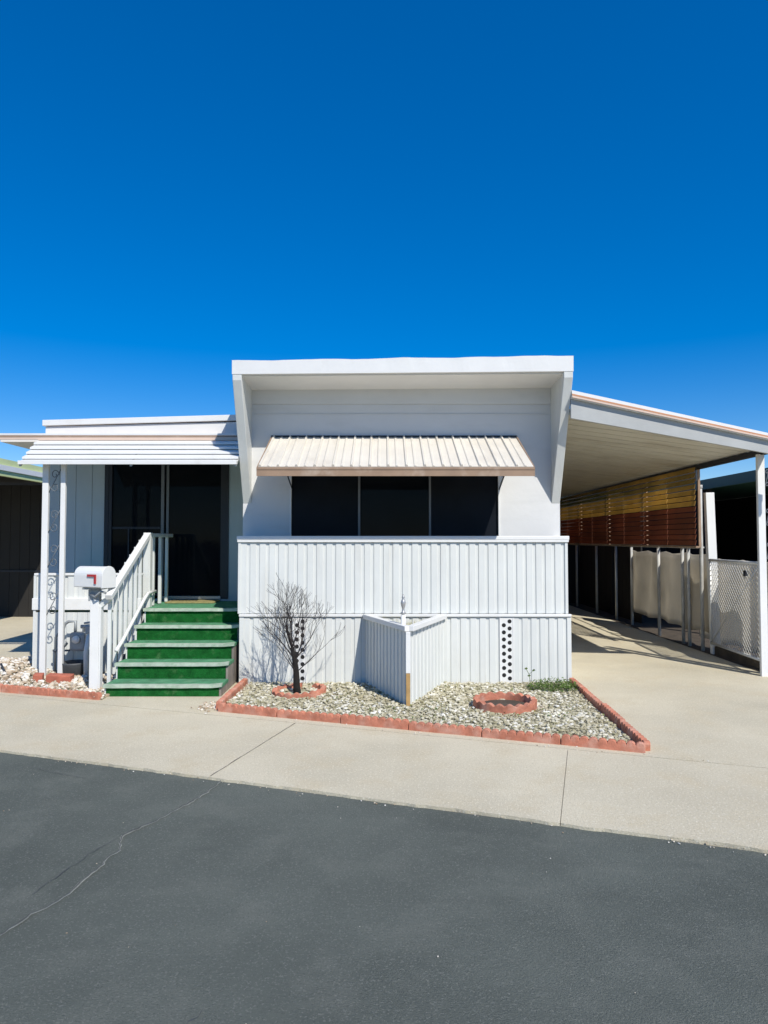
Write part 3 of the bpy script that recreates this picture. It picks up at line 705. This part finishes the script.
# railing
rl = thing('stair_railing', 'white wooden handrail with square balusters on the left side of the green steps', 'railing', (-2.93, 8.1, 0))
RXx = -2.905
b = MB(); b.beam((RXx, 7.52, .995), (RXx, 8.74, 1.665), .075, .06); b.build('top_rail', 'white_clean', rl, bevel=.006)
b = MB(); b.beam((RXx, 8.76, 1.66), (RXx, 9.68, 1.66), .07, .045); b.build('top_rail', 'white_clean', rl, bevel=.006)
for i in range(7):
    y = 7.66+i*.155; zb = .12+.55*(y-7.6)*1.0
    b = MB(); b.box(RXx-.055, RXx-.018, y-.019, y+.019, max(0, zb-.1), .995+.549*(y-7.52)+.02); b.build('baluster', 'white', rl, bevel=.003)
for i in range(3):
    y = 8.95+i*.28
    b = MB(); b.box(RXx-.019, RXx+.019, y-.019, y+.019, .78, 1.64); b.build('baluster', 'white', rl, bevel=.003)
b = MB(); b.box(RXx-.05, RXx+.04, 8.72, 8.81, 0, 1.69); b.build('end_post', 'white', rl, bevel=.004)
b = MB(); b.box(-3.125, -3.03, 7.58, 7.67, -.02, .95); b.box(-3.03, -3.012, 7.585, 7.665, -.02, .9); b.prism([(-3.125, 7.58, .95), (-3.03, 7.58, .95), (-3.03, 7.67, .95), (-3.125, 7.67, .95)], (.0, 0, .012)); b.build('newel_post', 'white_clean', rl, bevel=.004)
b = MB(); b.beam((-3.03, 7.62, .9), (RXx, 7.6, 1.0), .04, .06); b.build('rail_brace', 'white', rl)
b = MB(); b.tube([(RXx+.05, 7.62, .42), (RXx+.05, 7.8, .50), (RXx+.05, 8.5, .9), (RXx+.05, 8.62, .955), (RXx+.05, 8.9, .96)], .02, 8); b.build('grab_rail', 'white_clean', rl)

# mailbox
mx_ = thing('mailbox', 'white metal mailbox with a raised red flag on the newel post by the steps', 'mailbox', (-3.07, 7.6, .96))
def rotz(b, c, a):
    m = Matrix.Rotation(a, 3, 'Z'); C = Vector(c)
    b.v = [tuple(C+m @ (Vector(v)-C)) for v in b.v]; return b
MC = (-3.09, 7.6, 1.1)
b = MB(); prof = [(-.095, 1.1), (.095, 1.1)]+[(.095*math.cos(a), 1.225+.095*math.sin(a)) for a in [math.pi*k/12 for k in range(13)]]
b.prism([(-3.285, 7.6+u, z) for u, z in prof], (.38, 0, 0), smooth=False); rotz(b, MC, R(-22)); b.build('box', 'white_clean', mx_, bevel=.01)
b = MB(); b.prism([(-2.905, 7.6+u*1.06, 1.225+(z-1.225)*1.05) for u, z in prof], (.014, 0, 0)); rotz(b, MC, R(-22)); b.build('lid', 'white_clean', mx_, bevel=.003)
b = MB(); b.box(-3.09, -2.97, 7.492, 7.499, 1.215, 1.238); b.box(-2.995, -2.97, 7.492, 7.499, 1.14, 1.215); rotz(b, MC, R(-22)); b.build('flag', 'red', mx_)
b = MB(); b.box(-3.15, -3.03, 7.59, 7.65, .95, 1.07); b.box(-3.2, -2.98, 7.55, 7.69, 1.075, 1.097); b.build('bracket', 'grey_metal', mx_, bevel=.003)
b = MB(); b.tube([(-3.12, 7.58, 1.02), (-3.05, 7.52, 1.0), (-2.98, 7.5, 1.06), (-2.93, 7.52, 1.04)], .012, 6); b.build('latch', 'grey_metal', mx_)

# gas meter and utility bits
gmr = thing('gas_meter', 'grey gas meter with bent pipes in front of the low ribbed wall', 'gas meter', (-3.65, 8.4, 0))
b = MB(); b.box(-3.68, -3.5, 8.34, 8.48, .3, .52); b.build('body', 'grey_metal', gmr, bevel=.03)
b = MB(); b.lathe([(.045, 0), (.045, .03)], (0, 0, 0), 16); b.v = [(-3.59+v[0], 8.34-v[2], .44+v[1]) for v in b.v]; b.build('dial', 'white_clean', gmr)
b = MB(); b.tube([(-3.78, 8.42, 0), (-3.78, 8.42, .55), (-3.765, 8.42, .61), (-3.72, 8.42, .64), (-3.64, 8.42, .64), (-3.64, 8.42, .52)], .018, 8)
b.tube([(-3.54, 8.42, .52), (-3.54, 8.42, .58), (-3.48, 8.42, .6), (-3.4, 8.42, .6), (-3.4, 8.42, .2), (-3.4, 8.58, .2)], .018, 8); b.build('pipe', 'grey_metal', gmr)
b = MB(); b.lathe([(.02, -.05), (.05, -.02), (.062, 0), (.05, .02), (.02, .05)], (-3.78, 8.4, .38), 14); b.build('regulator', 'grey_metal', gmr)
b = MB(); b.tube([(-3.88, 8.44, 0), (-3.88, 8.44, .45), (-3.84, 8.44, .5)], .014, 8); b.tube([(-3.9, 8.42, .3), (-3.7, 8.42, .3)], .012, 6); b.build('pipe', 'iron', gmr)
b = MB(); b.lathe([(.11, 0), (.13, .02), (.15, .13), (.155, .15), (.145, .15), (.12, .03), (.04, .02)], (-3.62, 8.18+.17, .03), 24)
ud = thing('utility_pedestal', 'narrow grey utility stand with cross head beside the gas meter', 'utility stand', (-3.42, 8.25, 0))
b2 = MB(); b2.tube([(-3.42, 8.25, 0), (-3.44, 8.25, .3), (-3.4, 8.25, .56)], [.04, .028, .026], 10); b2.build('stem', 'white', ud)
b2 = MB(); b2.tube([(-3.5, 8.25, .6), (-3.3, 8.25, .61)], .022, 8); b2.tube([(-3.46, 8.24, .64), (-3.34, 8.24, .66)], .012, 8); b2.box(-3.44, -3.37, 8.22, 8.28, .52, .6); b2.build('cross_head', 'grey_metal', ud)
tag(b.build('dark_filler', 'dark_grey', loc=(-3.62, 8.35, .03)), 'dark grey round tub on the rocks under the gas meter', 'filler')  # made-up round form filling the dark patch below the meter
b = MB(); b.lathe([(.02, -.03), (.15, -.03), (.17, 0), (.15, .03), (.02, .03)], (0, 0, 0), 24); b.v = [(-3.12+v[0], 8.5+v[2], .22+v[1]*1.2) for v in b.v]
tag(b.build('round_cover', 'dark_grey', loc=(-3.12, 8.5, 0)), 'dark grey oval cover leaning on the low wall behind the newel post', 'cover')
for x, y, a, w_, lab in ((-3.62, 8.0, .05, .27, 'long red brick lying on the rocks between the awning poles and newel post'), (-3.88, 8.04, .3, .1, 'short red brick piece between the two awning poles')):
    b = MB(); b.box(-w_/2, w_/2, -.06, .06, -.04, .05); o = b.build('brick', 'brick', bevel=.008); o.location = (x, y, .05); o.rotation_euler = (.05, .04, a); tag(o, lab, 'brick', 'loose red bricks')
b = MB(); b.tube([(-4.25, 8.1, .03), (-4.55, 8.5, .13)], .012, 6); tag(b.build('metal_rod', 'dark_grey', loc=(-4.4, 8.3, 0)), 'dark thin rod lying on the heap of tan rocks', 'rod')

# ================================================================== carport
cp = thing('carport', 'long sloping carport roof with striped fascia on the driveway side of the home', 'carport', (3.3, 7.9, 0))
CX0, CX1 = XR+.002, 4.52
zA, zB = 3.0, 2.68          # underside heights at the home and at the outer edge
def cz(x, base=0): return zA+(zB-zA)*(x-CX0)/(CX1-CX0)+base
b = MB(); n = 38; Y0, Y1 = 7.9, 18.5; p = (Y1-Y0)/n
for i in range(n):
    ya, yb = Y0+i*p+.014, Y0+(i+1)*p-.014
    b.prism([(CX0, ya, zA), (CX0, yb, zA), (CX0, yb, zA+.05), (CX0, ya, zA+.05)], (CX1-CX0, 0, zB-zA))
b.prism([(CX0, Y0, zA+.035), (CX0, Y1, zA+.035), (CX0, Y1, zA+.07), (CX0, Y0, zA+.07)], (CX1-CX0, 0, zB-zA))
b.build('roof_pan', 'pan', cp)
def sl_(x0, x1, a0, a1, b0, b1, y0, y1): return [(x0, y0, a0), (x1, y0, b0), (x1, y0, b1), (x0, y0, a1)], (0, y1-y0, 0)
CR = 4.75
def line(xr, za, zb): return za+(zb-za)*(xr-CX0)/(4.265-CX0)
b = MB(); b.prism(*sl_(CX0, CR, 2.956, 3.17, line(CR, 2.956, 2.565), line(CR, 3.17, 2.705), 7.86, 7.9)); b.build('fascia', 'fascia_grey', cp)
b = MB()
b.prism(*sl_(CX0, CR, 3.172, 3.262, line(CR, 3.172, 2.707), line(CR, 3.262, 2.782), 7.82, 7.92), 0)
b.prism(*sl_(CX0, CR, 3.205, 3.222, line(CR, 3.205, 2.733), line(CR, 3.222, 2.749), 7.812, 7.819), 1)
b.build('roof_trim', ['white_clean', 'orange'], cp)
b = MB(); b.prism(*sl_(CX0, CR, 3.18, 3.2, line(CR, 3.18, 2.715), line(CR, 3.2, 2.731), 7.806, 7.818)); b.build('gutter_lip', 'beige', cp)
b = MB(); b.box(4.47, 4.53, 7.92, 18.0, 2.61, 2.675); b.build('outer_beam', 'dark_frame', cp)
b = MB(); b.box(CX0, 6.0, 18.0, 18.08, 0, 2.66); b.build('end_wall', 'black', cp)  # blackened so the sunlit far end still looks unlit
# front posts
iron_post('carport_post', 'pair of tall white poles with scrollwork at the front corner of the carport', 4.475, 8.42, 2.62, .16, .085, .09, 'ornamental iron posts')
# hanging louvre screen
scn = thing('louvre_screen', 'hanging louvre screen, yellow above and red-brown below, along the carport', 'screen', (4.44, 15, 1.5))
for nm, z0, z1, m in (('upper_slats', 2.09, 2.63, 'slat_yellow'), ('lower_slats', 1.53, 2.07, 'slat_red')):
    b = MB(); pt = .08; n = int((z1-z0)/pt)
    for i in range(n+1):
        z = z1-.03-i*pt
        for k in range(8):
            ya, yb = 10.05+k*1.0, 10.05+k*1.0+.985
            if yb > 17.95: yb = 17.95
            b.prism([(4.40, ya, z-.033), (4.405, ya, z-.035), (4.422, ya, z+.033), (4.417, ya, z+.035)], (0, yb-ya, 0))
    b.build(nm, m, scn)
for y in [10.04+2.0*k for k in range(4)]:
    b = MB(); b.box(4.445, 4.475, y-.015, y+.015, 1.5, 2.6); b.build('screen_bar', 'brown', scn)
b = MB(); b.box(4.39, 4.445, 10.0, 17.95, 1.49, 1.515); b.build('bottom_rail', 'brown', scn)
# fence poles
def pole(): 
    b = MB(); b.tube([(0, 0, -.02), (0, 0, 1.47)], .026, 10); b.tube([(0, 0, 1.47), (0, 0, 1.5)], .034, 10); return b
po = None
lab = ['nearest the gate', 'second from the gate, close to its neighbour', 'third from the gate', 'standing before the middle of the pale sheet', 'at the far end of the pale sheet', 'in the dark beyond the pale sheet', 'in the dark deep inside the carport', 'farthest back in the dark carport']
for i, (x, y) in enumerate(((4.6, 10.31), (4.62, 10.8), (4.634, 11.05), (4.6, 11.92), (4.68, 13.45), (4.664, 14.3), (4.66, 15.6), (4.66, 17.2))):
    if po is None: po = pole().build('fence_pole', 'pole_shaded', loc=(0, 0, 0)); o = po
    else: o = po.copy(); col.objects.link(o)
    o.location = (x, y, 0); o.scale = (1.0, 1.0, 1.0 if i else 1.6)
    tag(o, 'slim white fence pole '+lab[i], 'pole', 'white poles along the carport fence')
b = MB(); b.tube([(4.63, 10.3, 1.49), (4.66, 17.9, 1.49)], .016, 6); tag(b.build('fence_top_rail', 'alu', loc=(4.64, 14, 0)), 'thin metal top rail running over the white fence poles', 'fence rail')
# pale sheet behind the poles
def hung(name, x0, y0, x1, y1, z0, z1, lab_):
    b = MB(); nx, nz = 60, 12; vs = []; rr = []
    for i in range(nx+1):
        t = i/nx
        for k in range(nz+1):
            s_ = k/nz; x = x0+(x1-x0)*t; y = y0+(y1-y0)*t
            zt = z1-.03*abs(math.sin(t*math.pi*4)); zb = z0+.05*mnoise.noise((t*6, 0, 0))
            vs.append((x+.03*math.sin(t*26+s_*1.5)+.02*mnoise.noise((t*9, s_*3, 1)), y, zb+(zt-zb)*s_))
    fs = [(i*(nz+1)+k, (i+1)*(nz+1)+k, (i+1)*(nz+1)+k+1, i*(nz+1)+k+1) for i in range(nx) for k in range(nz)]
    b.add(vs, fs, smooth=True); o = b.build(name, 'tarp', loc=((x0+x1)/2, (y0+y1)/2, 0)); s2 = o.modifiers.new('solid', 'SOLIDIFY'); s2.thickness = .006
    return tag(o, lab_, 'sheet', 'pale sheets on the fence')
hung('privacy_sheet', 4.69, 10.25, 4.73, 13.6, .24, 1.41, 'off-white sheet hung behind the white poles under the louvre screen')
hung('privacy_sheet', 4.86, 8.3, 4.84, 11.0, .12, 1.33, 'off-white sheet hung behind the chain link gate')
b = MB()  # boards added to keep sunlight off the carport floor
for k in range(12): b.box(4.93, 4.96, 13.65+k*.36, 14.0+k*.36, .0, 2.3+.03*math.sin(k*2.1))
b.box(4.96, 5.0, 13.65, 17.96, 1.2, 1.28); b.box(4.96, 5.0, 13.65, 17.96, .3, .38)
tag(b.build('shade_boards', 'black', loc=(4.95, 15.8, 0)), 'added dark shade boards behind the farthest poles deep in the carport', 'shade boards')
# gate
gt = thing('chain_link_gate', 'chain link gate in a pipe frame between the white plank post and the front poles', 'gate', (4.5, 9.2, 0))
ga, gb = Vector((4.56, 9.95, 0)), Vector((4.49, 8.5, 0)); gd = gb-ga; GL = gd.length; gu = gd.normalized()
Z0, Z1 = .17, 1.32
def gp(u, z): q = ga+gu*u; return (q.x, q.y, z)
b = MB()
for a, c in (((0, Z0), (0, Z1)), ((GL, Z0), (GL, Z1)), ((0, Z0), (GL, Z0)), ((0, Z1), (GL, Z1))): b.tube([gp(*a), gp(*c)], .02, 8)
b.tube([gp(.0, Z0), gp(GL, Z1)], .008, 6)
b.build('frame', 'wire', gt)
b = MB(); stp = .07; H_ = Z1-Z0; k = -int(H_/stp)-1
while k*stp < GL+H_:
    for sg in (1, -1):
        a0 = k*stp; pts = []
        u0, z0 = (a0, Z0) if sg > 0 else (a0, Z0); u1, z1 = a0+H_, Z1
        if u0 < 0: z0 += -u0; u0 = 0
        if u1 > GL: z1 -= u1-GL; u1 = GL
        if u1-u0 > .01:
            if sg < 0: u0, u1 = GL-u0, GL-u1
            P0, P1 = Vector(gp(u0, z0)), Vector(gp(u1, z1)); off = Vector((.003*sg, 0, 0))
            b.tube([P0+off, P1+off], .0036, 4, caps=False)
    k += 1
b.build('wire_mesh', 'wire', gt)
b = MB(); b.box(4.49, 4.53, 8.85, 8.9, 1.15, 1.22); b.build('latch', 'dark_frame', gt)
b = MB(); b.box(4.6, 4.72, 10.0, 10.08, -.02, 2.27); o = b.build('gate_post', 'white_clean', loc=(4.66, 10.04, 0), bevel=.004)
o.rotation_euler = (0, R(-1.5), 0)
tag(o, 'broad white plank post between the louvre screen and the chain link gate', 'post')
b = MB(); b.box(4.62, 4.74, 8.3, 10.0, -.02, .12); tag(b.build('fence_kerb', 'dirt', loc=(4.68, 9.1, 0), bevel=.01), 'low dark kerb under the chain link gate', 'kerb')  # kerb shares the dark brown ground colour of the side strip

# ================================================================== neighbours
nb = thing('neighbour_home', 'dark home with a lime green roof edge beyond the left driveway', 'mobile home', (-9, 15, 0))
b = MB(); grooved(b, -12.5, -6.8, 0, 2.75, 14.86); b.box(-6.9, -6.8, 14.97, 26, 0, 2.75); b.build('wall', 'dark_brown', nb)
b = MB(); b.box(-12.5, -6.8, 14.83, 14.855, .93, .97); b.build('wall_rail', 'dark_frame', nb)
b = MB(); b.box(-12.6, -6.48, 11.6, 26, 2.80, 2.86); b.build('roof', 'dark_brown', nb)  # slab coloured dark so its underside carries painted shade
b = MB(); b.box(-6.48, -6.42, 11.55, 26, 2.68, 2.97, 0); b.box(-6.42, -6.39, 11.55, 26, 2.77, 2.86, 1); b.box(-12.6, -6.48, 11.54, 11.59, 2.70, 2.9, 0); b.build('roof_edge', ['lime', 'white_clean'], nb)
for x, y in ((-6.6, 11.8), (-9.5, 11.8)):
    b = MB(); b.box(x-.05, x+.05, y-.05, y+.05, -.02, 2.79); b.build('post', 'white', nb)
nr = thing('neighbour_carport', 'unlit carport with a dark green roof behind the chain link gate', 'carport', (8, 16, 0))
b = MB(); b.box(6.0, 10.5, 10.8, 24, 2.62, 2.68); b.build('roof', 'dark_green', nr)
b = MB(); b.box(5.94, 5.995, 10.75, 24, 2.54, 2.72); b.box(5.94, 10.5, 10.74, 10.79, 2.54, 2.72); b.build('roof_edge', 'dark_green', nr)
b = MB(); b.box(8.6, 8.7, 10.9, 24, 0, 2.61); b.box(6.1, 8.6, 18.8, 18.9, 0, 2.61); b.box(6.02, 6.1, 13.2, 18.8, 0, 2.61); b.box(4.86, 6.02, 15.2, 15.3, 0, 2.61); b.box(6.02, 6.85, 15.5, 23, 2.69, 3.35); b.build('wall', 'black', nr)  # black walls carry the carport's inner shade in their colour
b = MB(); b.box(6.05, 6.13, 10.95, 11.03, -.02, 2.61); b.build('post', 'dark_frame', nr)
